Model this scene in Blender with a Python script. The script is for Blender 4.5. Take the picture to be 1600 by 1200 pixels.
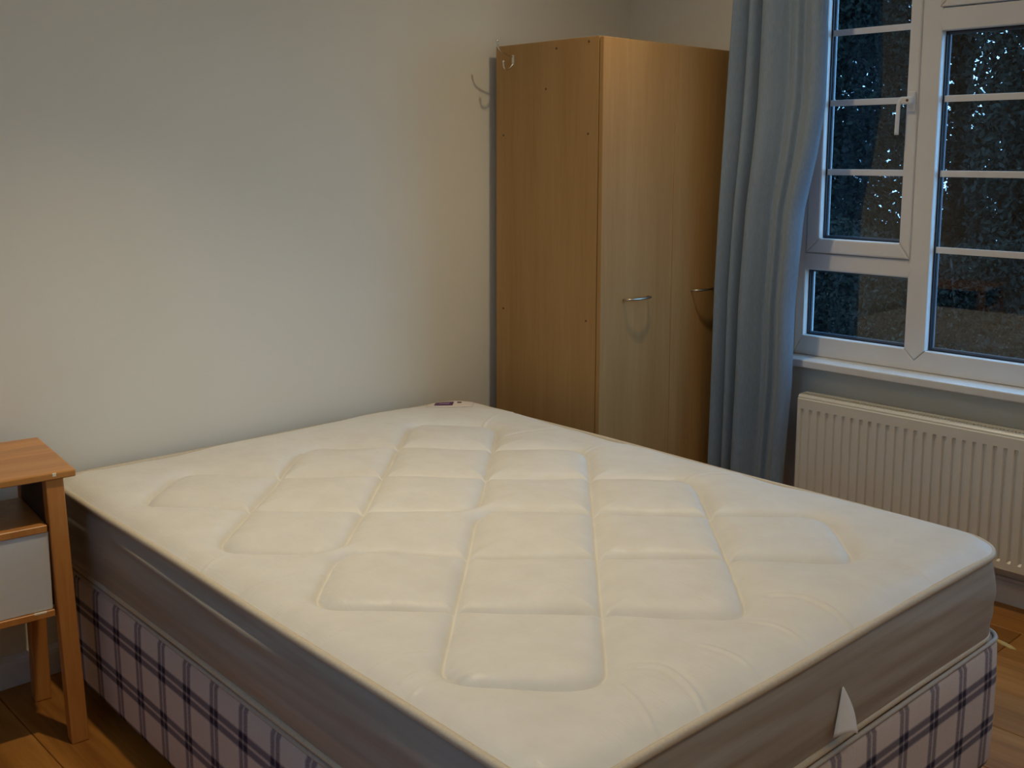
import bpy, bmesh, math, random
import numpy as np
from mathutils import Vector, Matrix, Euler

random.seed(7); np.random.seed(7)
for o in list(bpy.data.objects):
    bpy.data.objects.remove(o, do_unlink=True)
scene = bpy.context.scene
C = scene.collection

# ------------------------------------------------------------------ camera
cam_d = bpy.data.cameras.new('camera')
cam_d.sensor_fit = 'HORIZONTAL'
cam_d.sensor_width = 36.0
cam_d.lens = 36.0 * 1650.75 / 1600.0
cam_d.shift_y = -124.5 / 1600.0
cam_d.clip_start = 0.05
cam = bpy.data.objects.new('camera', cam_d); C.objects.link(cam)
YAW, PITCH, ROLL = 0.7574, 0.1385, 0.0020
fwd = Vector((math.sin(YAW) * math.cos(PITCH), math.cos(YAW) * math.cos(PITCH), -math.sin(PITCH)))
rgt = Vector((math.cos(YAW), -math.sin(YAW), 0))
upv = rgt.cross(fwd)
r2 = rgt * math.cos(ROLL) + upv * math.sin(ROLL)
u2 = upv * math.cos(ROLL) - rgt * math.sin(ROLL)
R3 = Matrix((r2, u2, -fwd)).transposed()
cam.matrix_world = Matrix.Translation((-3.3088, -2.8188, 1.3859)) @ R3.to_4x4()
scene.camera = cam

# ------------------------------------------------------------------ world: dusk sky, same all round
w = bpy.data.worlds.new('dusk_sky'); scene.world = w
w.use_nodes = True
bg = w.node_tree.nodes['Background']
bg.inputs['Color'].default_value = (0.26, 0.58, 1.0, 1)
bg.inputs['Strength'].default_value = 4.2

# ------------------------------------------------------------------ view
scene.view_settings.view_transform = 'Standard'
scene.view_settings.look = 'None'
scene.view_settings.exposure = 0.2
scene.view_settings.gamma = 1.0
scene.view_settings.use_curve_mapping = False

LAMP_COL = (1.0, 0.82, 0.53)
LAMPS = [((-2.30, -1.00), 50.0, 5.5), ((-0.87, -0.92), 16.0, 12.0), ((-2.30, -3.00), 12.0, 7.0), ((-0.87, -3.00), 6.0, 7.0)]   # place, beam, spill; the last two are added as fill
CEIL = 2.45

# ================================================================== materials
def new_mat(name):
    m = bpy.data.materials.new(name); m.use_nodes = True
    nt = m.node_tree
    b = nt.nodes['Principled BSDF']
    return m, nt, b
def N(nt, t, **kw):
    n = nt.nodes.new(t)
    for k, v in kw.items():
        if k.startswith('_'): setattr(n, k[1:], v)
        else: n.inputs[k].default_value = v
    return n
def L(nt, a, b): nt.links.new(a, b)
def ramp(nt, fac, stops):
    r = nt.nodes.new('ShaderNodeValToRGB')
    e = r.color_ramp.elements
    while len(e) < len(stops): e.new(0.5)
    for i, (p, c) in enumerate(stops):
        e[i].position = p; e[i].color = (*c, 1)
    L(nt, fac, r.inputs['Fac']); return r
def coords(nt, scale=(1, 1, 1), rot=(0, 0, 0), kind='Object', rnd=0.0):
    tc = nt.nodes.new('ShaderNodeTexCoord')
    mp = nt.nodes.new('ShaderNodeMapping')
    mp.inputs['Scale'].default_value = scale; mp.inputs['Rotation'].default_value = rot
    L(nt, tc.outputs[kind], mp.inputs['Vector'])
    if rnd:
        oi = nt.nodes.new('ShaderNodeObjectInfo')
        ml = nt.nodes.new('ShaderNodeMath'); ml.operation = 'MULTIPLY'; ml.inputs[1].default_value = rnd
        L(nt, oi.outputs['Random'], ml.inputs[0]); L(nt, ml.outputs[0], mp.inputs['Location'])
    return mp.outputs['Vector']
def bump(nt, b, h, strength=0.2, dist=0.002):
    n = nt.nodes.new('ShaderNodeBump'); n.inputs['Strength'].default_value = strength; n.inputs['Distance'].default_value = dist
    L(nt, h, n.inputs['Height']); L(nt, n.outputs['Normal'], b.inputs['Normal'])

def plain(name, col, rough=0.5, metal=0.0, spec=0.5, noise=0.0, nscale=30, bmp=0.0):
    m, nt, b = new_mat(name)
    b.inputs['Roughness'].default_value = rough; b.inputs['Metallic'].default_value = metal
    b.inputs['Specular IOR Level'].default_value = spec
    v = coords(nt)
    n = N(nt, 'ShaderNodeTexNoise', Scale=nscale, Detail=3.0); L(nt, v, n.inputs['Vector'])
    a = tuple(c * (1 - noise) for c in col); c2 = tuple(min(1, c * (1 + noise)) for c in col)
    r = ramp(nt, n.outputs['Fac'], [(0.3, a), (0.7, c2)])
    L(nt, r.outputs['Color'], b.inputs['Base Color'])
    if bmp: bump(nt, b, n.outputs['Fac'], bmp, 0.001)
    return m

def wood(name, c1, c2, c3, grain=(1, 1, 0.06), scale=40, rough=0.4, rnd=0.0, spec=0.4, strips=None):
    m, nt, b = new_mat(name)
    b.inputs['Roughness'].default_value = rough; b.inputs['Specular IOR Level'].default_value = spec
    v = coords(nt, grain, rnd=rnd)
    n = N(nt, 'ShaderNodeTexNoise', Scale=scale, Detail=5.0, Roughness=0.65, Distortion=0.6); L(nt, v, n.inputs['Vector'])
    n2 = N(nt, 'ShaderNodeTexNoise', Scale=scale * 0.16, Detail=2.0); L(nt, v, n2.inputs['Vector'])
    mx = nt.nodes.new('ShaderNodeMath'); mx.operation = 'ADD'; L(nt, n.outputs['Fac'], mx.inputs[0]); L(nt, n2.outputs['Fac'], mx.inputs[1])
    hf = nt.nodes.new('ShaderNodeMath'); hf.operation = 'MULTIPLY'; hf.inputs[1].default_value = 0.5; L(nt, mx.outputs[0], hf.inputs[0])
    r = ramp(nt, hf.outputs[0], [(0.32, c1), (0.5, c2), (0.66, c3)])
    L(nt, r.outputs['Color'], b.inputs['Base Color'])
    bump(nt, b, n.outputs['Fac'], 0.08, 0.0005)
    if rnd or strips:
        hsv = nt.nodes.new('ShaderNodeHueSaturation')
        mr = nt.nodes.new('ShaderNodeMapRange'); mr.inputs['To Min'].default_value = 0.8; mr.inputs['To Max'].default_value = 1.15
        if rnd:
            oi = nt.nodes.new('ShaderNodeObjectInfo'); L(nt, oi.outputs['Random'], mr.inputs['Value'])
        else:   # glued staves: a tone of its own for each strip of this width along y
            tc = nt.nodes.new('ShaderNodeTexCoord'); sp = nt.nodes.new('ShaderNodeSeparateXYZ'); L(nt, tc.outputs['Object'], sp.inputs[0])
            dv = nt.nodes.new('ShaderNodeMath'); dv.operation = 'DIVIDE'; dv.inputs[1].default_value = strips; L(nt, sp.outputs['Y'], dv.inputs[0])
            fl = nt.nodes.new('ShaderNodeMath'); fl.operation = 'FLOOR'; L(nt, dv.outputs[0], fl.inputs[0])
            wn = nt.nodes.new('ShaderNodeTexWhiteNoise'); wn.noise_dimensions = '1D'; L(nt, fl.outputs[0], wn.inputs['W']); L(nt, wn.outputs['Value'], mr.inputs['Value'])
        L(nt, mr.outputs[0], hsv.inputs['Value']); L(nt, r.outputs['Color'], hsv.inputs['Color'])
        L(nt, hsv.outputs['Color'], b.inputs['Base Color'])
    return m

M = {}
M['wall'] = plain('cream_wall_paint', (0.78, 0.745, 0.635), 0.75, spec=0.25, noise=0.012, nscale=4, bmp=0.0)
M['ceiling'] = plain('white_ceiling_paint', (0.85, 0.84, 0.82), 0.8, spec=0.2, noise=0.01)
M['skirting'] = plain('white_gloss_skirting', (0.72, 0.73, 0.74), 0.35, noise=0.03)
M['upvc'] = plain('white_upvc', (0.78, 0.76, 0.74), 0.32, noise=0.02, nscale=12)
M['sill'] = plain('white_painted_sill', (0.80, 0.79, 0.77), 0.3, noise=0.03)
M['beech'] = wood('beech_laminate', (0.40, 0.215, 0.072), (0.45, 0.25, 0.09), (0.49, 0.285, 0.11), (1, 1, 0.05), 90, 0.62, spec=0.25)
M['beech_edge'] = plain('brown_back_board', (0.20, 0.10, 0.045), 0.5, noise=0.05)  # plain dark brown, used on the wardrobe's back panel
M['pine'] = wood('honey_pine', (0.40, 0.15, 0.035), (0.50, 0.205, 0.05), (0.60, 0.27, 0.075), (1, 1, 0.08), 60, 0.38)
M['pine_top'] = wood('honey_pine_staves', (0.46, 0.19, 0.045), (0.58, 0.26, 0.07), (0.68, 0.34, 0.10), (0.06, 1, 1), 60, 0.3, strips=0.045)
M['plank'] = wood('oak_laminate_plank', (0.20, 0.075, 0.014), (0.36, 0.15, 0.03), (0.46, 0.21, 0.05), (1, 0.07, 1), 34, 0.42, rnd=7.0, spec=0.3)
M['subfloor'] = plain('dark_underlay', (0.05, 0.03, 0.02), 0.9, noise=0.1)
M['dark_wood'] = plain('dark_brown_board', (0.05, 0.028, 0.018), 0.6, noise=0.1)  # very dark brown for the table's side and back boards
M['white_board'] = plain('white_melamine', (0.66, 0.66, 0.63), 0.4, noise=0.015)
M['chip'] = plain('bare_chipped_edge', (0.85, 0.80, 0.66), 0.7, noise=0.03)
M['chrome'] = plain('brushed_chrome', (0.75, 0.74, 0.70), 0.22, metal=1.0, noise=0.02)
M['brass'] = plain('dull_nickel', (0.50, 0.46, 0.36), 0.3, metal=1.0, noise=0.03)
M['screw'] = plain('brown_screw_cap', (0.12, 0.06, 0.03), 0.5, noise=0.05)
M['radiator'] = plain('cream_radiator_enamel', (0.82, 0.78, 0.68), 0.32, noise=0.012, nscale=8)
M['rad_dark'] = plain('radiator_inside', (0.16, 0.14, 0.11), 0.7, noise=0.05)
M['tape'] = plain('beige_binding_tape', (0.62, 0.54, 0.42), 0.6, noise=0.06, nscale=200)
M['cord'] = plain('grey_beige_piping', (0.50, 0.46, 0.42), 0.55, noise=0.06, nscale=150)
M['paper'] = plain('white_paper_tag', (0.85, 0.86, 0.88), 0.6, noise=0.01)
M['satin_label'] = plain('white_satin_label', (0.82, 0.74, 0.70), 0.4, noise=0.02)
M['purple'] = plain('purple_print', (0.085, 0.02, 0.10), 0.5, noise=0.05)
M['lilac'] = plain('lilac_lettering', (0.30, 0.17, 0.32), 0.5, noise=0.05)
M['plastic'] = plain('black_plastic_glide', (0.02, 0.02, 0.02), 0.5, noise=0.05)
M['scrap'] = plain('pale_wood_scrap', (0.62, 0.47, 0.20), 0.6, noise=0.1)
M['gasket'] = plain('black_rubber_gasket', (0.012, 0.016, 0.03), 0.45, noise=0.05)
M['spacer'] = plain('aluminium_spacer', (0.10, 0.12, 0.16), 0.5, metal=0.3, noise=0.02)
M['bark'] = plain('dark_bark', (0.035, 0.028, 0.022), 0.9, noise=0.3, nscale=12)
M['soil'] = plain('dark_lawn', (0.03, 0.045, 0.02), 0.95, noise=0.4, nscale=6)

def leaf_mat(name, c1, c2):
    m, nt, b = new_mat(name)
    b.inputs['Roughness'].default_value = 0.8; b.inputs['Specular IOR Level'].default_value = 0.15
    v = coords(nt)
    n = N(nt, 'ShaderNodeTexNoise', Scale=2.5, Detail=4.0); L(nt, v, n.inputs['Vector'])
    r = ramp(nt, n.outputs['Fac'], [(0.35, c1), (0.65, c2)]); L(nt, r.outputs['Color'], b.inputs['Base Color'])
    return m
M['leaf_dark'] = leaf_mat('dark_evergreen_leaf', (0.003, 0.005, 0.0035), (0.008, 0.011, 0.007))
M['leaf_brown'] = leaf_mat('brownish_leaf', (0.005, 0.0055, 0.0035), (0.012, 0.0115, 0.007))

def glass_mat():
    m = bpy.data.materials.new('double_glazing'); m.use_nodes = True
    nt = m.node_tree; nt.nodes.clear()
    out = nt.nodes.new('ShaderNodeOutputMaterial')
    tr = N(nt, 'ShaderNodeBsdfTransparent', Color=(0.88, 0.93, 0.95, 1))
    gl = N(nt, 'ShaderNodeBsdfGlossy', Color=(1, 1, 1, 1), Roughness=0.01)
    fr = N(nt, 'ShaderNodeFresnel', IOR=1.52)
    mu = nt.nodes.new('ShaderNodeMath'); mu.operation = 'MULTIPLY'; mu.use_clamp = True
    ge = nt.nodes.new('ShaderNodeNewGeometry')     # inner side of each leaf does not reflect a second time
    fa = nt.nodes.new('ShaderNodeMath'); fa.operation = 'MULTIPLY_ADD'; fa.inputs[1].default_value = -1.5; fa.inputs[2].default_value = 1.5
    L(nt, ge.outputs['Backfacing'], fa.inputs[0]); L(nt, fa.outputs[0], mu.inputs[1])
    v = coords(nt); n = N(nt, 'ShaderNodeTexNoise', Scale=1.2, Detail=1.0); L(nt, v, n.inputs['Vector'])
    bp = N(nt, 'ShaderNodeBump', Strength=0.02, Distance=0.002); L(nt, n.outputs['Fac'], bp.inputs['Height']); L(nt, bp.outputs['Normal'], gl.inputs['Normal'])
    mx = nt.nodes.new('ShaderNodeMixShader')
    L(nt, fr.outputs[0], mu.inputs[0]); L(nt, mu.outputs[0], mx.inputs[0]); L(nt, tr.outputs[0], mx.inputs[1]); L(nt, gl.outputs[0], mx.inputs[2])
    L(nt, mx.outputs[0], out.inputs['Surface'])
    return m
M['glass'] = glass_mat()

def emit_mat():
    m = bpy.data.materials.new('halogen_bulb_face'); m.use_nodes = True
    nt = m.node_tree; nt.nodes.clear()
    out = nt.nodes.new('ShaderNodeOutputMaterial')
    e = N(nt, 'ShaderNodeEmission', Color=(*LAMP_COL, 1), Strength=20.0); L(nt, e.outputs[0], out.inputs['Surface'])
    return m
M['bulb'] = emit_mat()

def curtain_mat():
    m, nt, b = new_mat('blue_grey_curtain_cloth')
    b.inputs['Roughness'].default_value = 0.75; b.inputs['Specular IOR Level'].default_value = 0.25
    b.inputs['Sheen Weight'].default_value = 0.2
    v = coords(nt, (60, 60, 4))
    n = N(nt, 'ShaderNodeTexNoise', Scale=10.0, Detail=4.0); L(nt, v, n.inputs['Vector'])
    r = ramp(nt, n.outputs['Fac'], [(0.3, (0.185, 0.245, 0.32)), (0.7, (0.25, 0.315, 0.39))]); L(nt, r.outputs['Color'], b.inputs['Base Color'])
    bump(nt, b, n.outputs['Fac'], 0.25, 0.001)
    return m
M['curtain'] = curtain_mat()

def damask():
    m, nt, b = new_mat('white_damask_ticking')
    b.inputs['Roughness'].default_value = 0.46; b.inputs['Specular IOR Level'].default_value = 0.45
    v = coords(nt, (1, 1, 1), (0, 0, 0.5))
    n = N(nt, 'ShaderNodeTexNoise', Scale=14.0, Detail=3.0, Roughness=0.6); L(nt, v, n.inputs['Vector'])
    v2 = coords(nt, (220, 26, 1), (0, 0, 0.35))
    n2 = N(nt, 'ShaderNodeTexNoise', Scale=1.0, Detail=2.0); L(nt, v2, n2.inputs['Vector'])
    r = ramp(nt, n.outputs['Fac'], [(0.3, (0.74, 0.715, 0.67)), (0.7, (0.79, 0.77, 0.73))]); L(nt, r.outputs['Color'], b.inputs['Base Color'])
    ad = nt.nodes.new('ShaderNodeMath'); ad.operation = 'MULTIPLY'; L(nt, n.outputs['Fac'], ad.inputs[0]); L(nt, n2.outputs['Fac'], ad.inputs[1])
    bump(nt, b, ad.outputs[0], 0.45, 0.002)
    rr = nt.nodes.new('ShaderNodeMapRange'); rr.inputs['From Min'].default_value = 0.35; rr.inputs['From Max'].default_value = 0.65
    rr.inputs['To Min'].default_value = 0.38; rr.inputs['To Max'].default_value = 0.58
    L(nt, n2.outputs['Fac'], rr.inputs['Value']); L(nt, rr.outputs[0], b.inputs['Roughness'])
    return m
M['damask'] = damask()

def border_mat():
    m, nt, b = new_mat('taupe_satin_border')
    b.inputs['Roughness'].default_value = 0.42; b.inputs['Specular IOR Level'].default_value = 0.5
    v = coords(nt, (1.2, 1.2, 42))
    n = N(nt, 'ShaderNodeTexNoise', Scale=1.6, Detail=4.0); L(nt, v, n.inputs['Vector'])
    v2 = coords(nt, (500, 500, 900)); n2 = N(nt, 'ShaderNodeTexNoise', Scale=1.0, Detail=1.0); L(nt, v2, n2.inputs['Vector'])
    r = ramp(nt, n.outputs['Fac'], [(0.35, (0.35, 0.315, 0.28)), (0.65, (0.42, 0.385, 0.345))]); L(nt, r.outputs['Color'], b.inputs['Base Color'])
    bump(nt, b, n2.outputs['Fac'], 0.3, 0.0008)
    return m
M['border'] = border_mat()

def plaid_mat():
    # woven check: a double navy band every 0.123 m both ways, printed on the cloth
    m, nt, b = new_mat('cream_and_navy_check_cloth')
    b.inputs['Roughness'].default_value = 0.8; b.inputs['Specular IOR Level'].default_value = 0.2
    tc = nt.nodes.new('ShaderNodeTexCoord'); sp = nt.nodes.new('ShaderNodeSeparateXYZ'); L(nt, tc.outputs['Object'], sp.inputs[0])
    gm = nt.nodes.new('ShaderNodeNewGeometry')
    vt = nt.nodes.new('ShaderNodeVectorTransform'); vt.vector_type = 'NORMAL'; vt.convert_from = 'WORLD'; vt.convert_to = 'OBJECT'
    L(nt, gm.outputs['True Normal'], vt.inputs[0])
    sn = nt.nodes.new('ShaderNodeSeparateXYZ'); L(nt, vt.outputs[0], sn.inputs[0])
    def mth(op, a, bb=None, cl=False):
        n = nt.nodes.new('ShaderNodeMath'); n.operation = op; n.use_clamp = cl
        for i, q in enumerate((a, bb)):
            if q is None: continue
            if isinstance(q, (int, float)): n.inputs[i].default_value = q
            else: L(nt, q, n.inputs[i])
        return n.outputs[0]
    ax = mth('ABSOLUTE', sn.outputs['X']); ay = mth('ABSOLUTE', sn.outputs['Y'])
    side = mth('GREATER_THAN', ax, ay)
    along = mth('ADD', mth('MULTIPLY', mth('ADD', sp.outputs['Y'], 0.03), side), mth('MULTIPLY', mth('ADD', sp.outputs['X'], 0.063), mth('SUBTRACT', 1.0, side)))
    def bands(c, off, per, w, sep):
        f = mth('FRACT', mth('DIVIDE', mth('ADD', c, off), per))
        dd = mth('MULTIPLY', mth('ABSOLUTE', mth('SUBTRACT', f, 0.5)), per)     # distance from band centre
        e = mth('ABSOLUTE', mth('SUBTRACT', dd, sep))
        return mth('SUBTRACT', 1.0, mth('DIVIDE', mth('SUBTRACT', e, w * 0.6, True), w * 0.8), True)
    vert = bands(along, 10 * 0.123 + 0.0, 0.123, 0.0078, 0.0095)
    horz = bands(sp.outputs['Z'], 10 * 0.110 + 0.0135, 0.110, 0.0078, 0.0105)
    t1 = mth('ADD', mth('MULTIPLY', vert, 0.40), mth('MULTIPLY', horz, 0.50))
    nz = N(nt, 'ShaderNodeTexNoise', Scale=260.0, Detail=2.0); L(nt, tc.outputs['Object'], nz.inputs['Vector'])
    t2 = mth('ADD', t1, mth('MULTIPLY', mth('SUBTRACT', nz.outputs['Fac'], 0.5), 0.25), True)
    r = ramp(nt, t2, [(0.0, (0.66, 0.57, 0.54)), (0.45, (0.21, 0.18, 0.22)), (0.9, (0.025, 0.025, 0.055))])
    L(nt, r.outputs['Color'], b.inputs['Base Color'])
    bump(nt, b, nz.outputs['Fac'], 0.3, 0.001)
    return m
M['plaid'] = plaid_mat()

# ================================================================== mesh helpers
def link(name, me, mat, parent=None, world=False):
    o = bpy.data.objects.new(name, me); C.objects.link(o)
    if mat is not None and len(me.materials) == 0: me.materials.append(mat)
    if parent is not None:
        o.parent = parent
        if world:                        # geometry was written in room coordinates
            o.matrix_parent_inverse = Matrix.Identity(4)
            off = Vector((0, 0, 0)); p = parent
            while p is not None: off += p.location; p = p.parent
            me.transform(Matrix.Translation(-off))
    return o
def from_data(name, V, F, mat, parent=None, smooth=False, world=False):
    me = bpy.data.meshes.new(name); me.from_pydata([tuple(v) for v in V], [], [tuple(f) for f in F]); me.update()
    if smooth: me.polygons.foreach_set('use_smooth', [True] * len(me.polygons))
    return link(name, me, mat, parent, world)
def from_bm(name, bm, mat, parent=None, smooth=False, world=False):
    bmesh.ops.recalc_face_normals(bm, faces=bm.faces[:])
    me = bpy.data.meshes.new(name); bm.to_mesh(me); bm.free()
    if smooth: me.polygons.foreach_set('use_smooth', [True] * len(me.polygons))
    return link(name, me, mat, parent, world)
def bm_box(bm, x0, x1, y0, y1, z0, z1, bev=0.0, seg=2):
    vs = [bm.verts.new(p) for p in ((x0,y0,z0),(x1,y0,z0),(x1,y1,z0),(x0,y1,z0),(x0,y0,z1),(x1,y0,z1),(x1,y1,z1),(x0,y1,z1))]
    fs = [bm.faces.new([vs[i] for i in f]) for f in ((0,3,2,1),(4,5,6,7),(0,1,5,4),(1,2,6,5),(2,3,7,6),(3,0,4,7))]
    if bev:
        es = list({e for f in fs for e in f.edges})
        bmesh.ops.bevel(bm, geom=es, offset=bev, segments=seg, profile=0.5, affect='EDGES', clamp_overlap=True)
def box(name, x0, x1, y0, y1, z0, z1, mat, parent=None, bev=0.0, seg=2, world=True):
    bm = bmesh.new(); bm_box(bm, min(x0,x1), max(x0,x1), min(y0,y1), max(y0,y1), min(z0,z1), max(z0,z1), bev, seg)
    return from_bm(name, bm, mat, parent, False, world)
def prism_yz(bm, poly, x0, x1, bev=0.0):
    a = [bm.verts.new((x0, y, z)) for y, z in poly]; b = [bm.verts.new((x1, y, z)) for y, z in poly]
    n = len(poly)
    fs = [bm.faces.new(a), bm.faces.new(b[::-1])]
    for i in range(n): fs.append(bm.faces.new((a[i], b[i], b[(i+1) % n], a[(i+1) % n])))
    bmesh.ops.recalc_face_normals(bm, faces=fs)
    if bev:
        es = list({e for e in fs[0].edges})
        bmesh.ops.bevel(bm, geom=es, offset=bev, segments=2, profile=0.5, affect='EDGES', clamp_overlap=True)
def tube_data(pts, rad, n=8, closed=False, caps=True):
    P = [Vector(p) for p in pts]; V = []; F = []
    m = len(P)
    rads = rad if isinstance(rad, (list, tuple)) else [rad] * m
    up = Vector((0, 0, 1)); prev = None
    for i, p in enumerate(P):
        if closed: t = P[(i + 1) % m] - P[i - 1]
        else: t = P[min(i + 1, m - 1)] - P[max(i - 1, 0)]
        t.normalize()
        if prev is None:
            a = t.cross(up)
            if a.length < 1e-3: a = t.cross(Vector((1, 0, 0)))
        else: a = prev - t * prev.dot(t)
        a.normalize(); prev = a; bb = t.cross(a)
        for k in range(n):
            th = 2 * math.pi * k / n
            V.append(p + (a * math.cos(th) + bb * math.sin(th)) * rads[i])
    rng = m if closed else m - 1
    for i in range(rng):
        for k in range(n):
            j = (i + 1) % m
            F.append((i*n + k, i*n + (k+1) % n, j*n + (k+1) % n, j*n + k))
    if not closed and caps:
        F.append(tuple(range(n))[::-1]); F.append(tuple((m-1)*n + k for k in range(n)))
    return V, F
def tube(name, pts, rad, mat, parent=None, n=8, closed=False, world=False):
    V, F = tube_data(pts, rad, n, closed)
    return from_data(name, V, F, mat, parent, True, world)
def catmull(pts, per=8):
    P = [np.array(p, float) for p in pts]; out = []
    for i in range(len(P) - 1):
        p0 = P[max(i-1, 0)]; p1 = P[i]; p2 = P[i+1]; p3 = P[min(i+2, len(P)-1)]
        for k in range(per):
            t = k / per
            out.append(0.5 * ((2*p1) + (p2-p0)*t + (2*p0-5*p1+4*p2-p3)*t*t + (-p0+3*p1-3*p2+p3)*t**3))
    out.append(P[-1]); return out
def thing(name, label, cat, loc=(0, 0, 0), rotz=0.0, group=None):
    o = bpy.data.objects.new(name, None); C.objects.link(o)
    o.location = loc; o.rotation_euler = (0, 0, rotz); o.empty_display_size = 0.1
    o['label'] = label; o['category'] = cat
    if group: o['group'] = group
    return o
def tag(o, label, cat, group=None):
    o['label'] = label; o['category'] = cat
    if group: o['group'] = group
    return o
def struct(o, label=None):
    o['kind'] = 'structure'
    if label: o['label'] = label
    return o

# ================================================================== the room
RX0, RY0 = -3.95, -3.45              # far left wall, wall behind the camera
T = 0.12
# window opening in the right-hand wall
WY0, WY1, WZ0, WZ1 = -3.035, -0.765, 0.652, 2.125

struct(box('wall_back', RX0 - T, 0.135, 0, T, -0.02, CEIL + 0.02, M['wall']), 'plain cream painted wall behind the bed and wardrobe')
bm = bmesh.new()
bm_box(bm, 0, 0.135, WY1, 0.0, -0.02, CEIL + 0.02)
bm_box(bm, 0, 0.135, RY0 - T, WY0, -0.02, CEIL + 0.02)
bm_box(bm, 0, 0.135, WY0, WY1, -0.02, WZ0)
bm_box(bm, 0, 0.135, WY0, WY1, WZ1, CEIL + 0.02)
struct(from_bm('wall_right', bm, M['wall']), 'cream painted wall around the window and above the radiator')
V0, V1, U0, U1 = -2.30, -1.62, 1.05, 2.06          # unseen window, added for cool daylight from the left
bm = bmesh.new()
bm_box(bm, RX0 - T, RX0, RY0 - T, V0, -0.02, CEIL + 0.02); bm_box(bm, RX0 - T, RX0, V1, 0, -0.02, CEIL + 0.02)
bm_box(bm, RX0 - T, RX0, V0, V1, -0.02, U0); bm_box(bm, RX0 - T, RX0, V0, V1, U1, CEIL + 0.02)
struct(from_bm('wall_left', bm, M['wall']))
struct(box('wall_front', RX0, 0, RY0 - T, RY0, -0.02, CEIL + 0.02, M['wall']))
struct(box('ceiling', RX0 - T, 0.135, RY0 - T, T, CEIL + 0.02, CEIL + 0.12, M['ceiling']))
floor = struct(box('floor', RX0 - T, 0.135, RY0 - T, T, -0.12, -0.012, M['subfloor']), 'orange-brown laminate plank floor')

PW, PLEN = 0.193, 1.285
ncol = int(math.ceil(-RX0 / PW))
for c in range(ncol):
    x1 = -c * PW - 0.0008; x0 = max(-(c + 1) * PW + 0.0008, RX0)
    if x1 - x0 < 0.01: continue
    off = [0.0, 0.43, 0.86][c % 3] - 1.0 + 0.07 * ((c * 37) % 5)
    y = 0.0 + off + 1.29
    while y > RY0:
        ya = min(y, -0.0005); yb = max(y - PLEN, RY0)
        if ya - yb > 0.03:
            cx, cy = (x0 + x1) / 2, (ya + yb) / 2
            bm = bmesh.new(); bm_box(bm, x0 - cx, x1 - cx, yb + 0.0008 - cy, ya - 0.0008 - cy, -0.012, 0.0)
            top = [e for e in bm.edges if all(v.co.z > -0.001 for v in e.verts)]
            bmesh.ops.bevel(bm, geom=top, offset=0.0016, segments=1, affect='EDGES')
            o = from_bm('plank', bm, M['plank'], floor)
            o.location = (cx, cy, 0)
        y -= PLEN

def skirting(name, pts_fn, length_axis, a, b):
    prof = [(0.0, 0.0), (0.016, 0.0), (0.016, 0.060), (0.013, 0.070), (0.009, 0.074), (0.008, 0.082), (0.0, 0.083)]
    bm = bmesh.new(); rows = []
    for s in (a, b): rows.append([bm.verts.new(pts_fn(s, d, z)) for d, z in prof])
    n = len(prof)
    for i in range(n): bm.faces.new((rows[0][i], rows[0][(i+1) % n], rows[1][(i+1) % n], rows[1][i]))
    bm.faces.new(rows[0]); bm.faces.new(rows[1][::-1])
    return from_bm(name, bm, M['skirting'])
struct(skirting('baseboard_back', lambda s, d, z: (s, -0.0005 - d, z + 0.0005), 'x', RX0 + 0.001, -0.018), 'white skirting board along the cream wall behind the bedside table')
struct(skirting('baseboard_right', lambda s, d, z: (-0.0005 - d, s, z + 0.0005), 'y', RY0 + 0.001, -0.002), 'white skirting board under the radiator')

# ------------------------------------------------------------------ window
win = bpy.data.objects.new('window_1', None); C.objects.link(win); win.location = (0.05, -1.90, 0.68)
struct(win, 'white plastic double-glazed window with thin horizontal glazing bars')
FX0, FX1 = 0.045, 0.115          # frame front and back
SX0, SX1 = 0.034, 0.100          # opening sash front and back
def member(name, poly, x0, x1, parent, bev=0.004, mat='upvc'):
    bm = bmesh.new(); prism_yz(bm, [(-a, z) for a, z in poly], x0, x1, bev)
    return from_bm(name, bm, M[mat], parent, False, True)
def pane(a0, a1, z0, z1, parent, x):
    # double glazed unit: two leaves, black gasket and metal spacer round it
    bm = bmesh.new(); bm_box(bm, x, x + 0.004, -a1, -a0, z0, z1)
    g = from_bm('pane', bm, M['glass'], parent, False, True)
    for nm, mt, w_, xa, xb in (('gasket', 'gasket', 0.005, x - 0.006, x - 0.0005), ('spacer', 'spacer', 0.010, x + 0.006, x + 0.014)):
        bm = bmesh.new()
        for (p0, p1, q0, q1) in ((a0, a0 + w_, z0, z1), (a1 - w_, a1, z0, z1), (a0 + w_, a1 - w_, z0, z0 + w_), (a0 + w_, a1 - w_, z1 - w_, z1)):
            bm_box(bm, xa, xb, -p1, -p0, q0, q1)
        from_bm(nm, bm, M[mt], parent, False, True)
    return g
def bars(a0, a1, zs, parent, x):
    for z in zs:
        bm = bmesh.new(); bm_box(bm, x - 0.004, x - 0.0006, -a1 - 0.001, -a0 + 0.001, z - 0.0105, z + 0.0105, 0.0014)
        from_bm('glazing_bar', bm, M['upvc'], parent, False, True)
def mir(poly, about): return [(2 * about - a, z) for a, z in poly]
AC = 1.90
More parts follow.
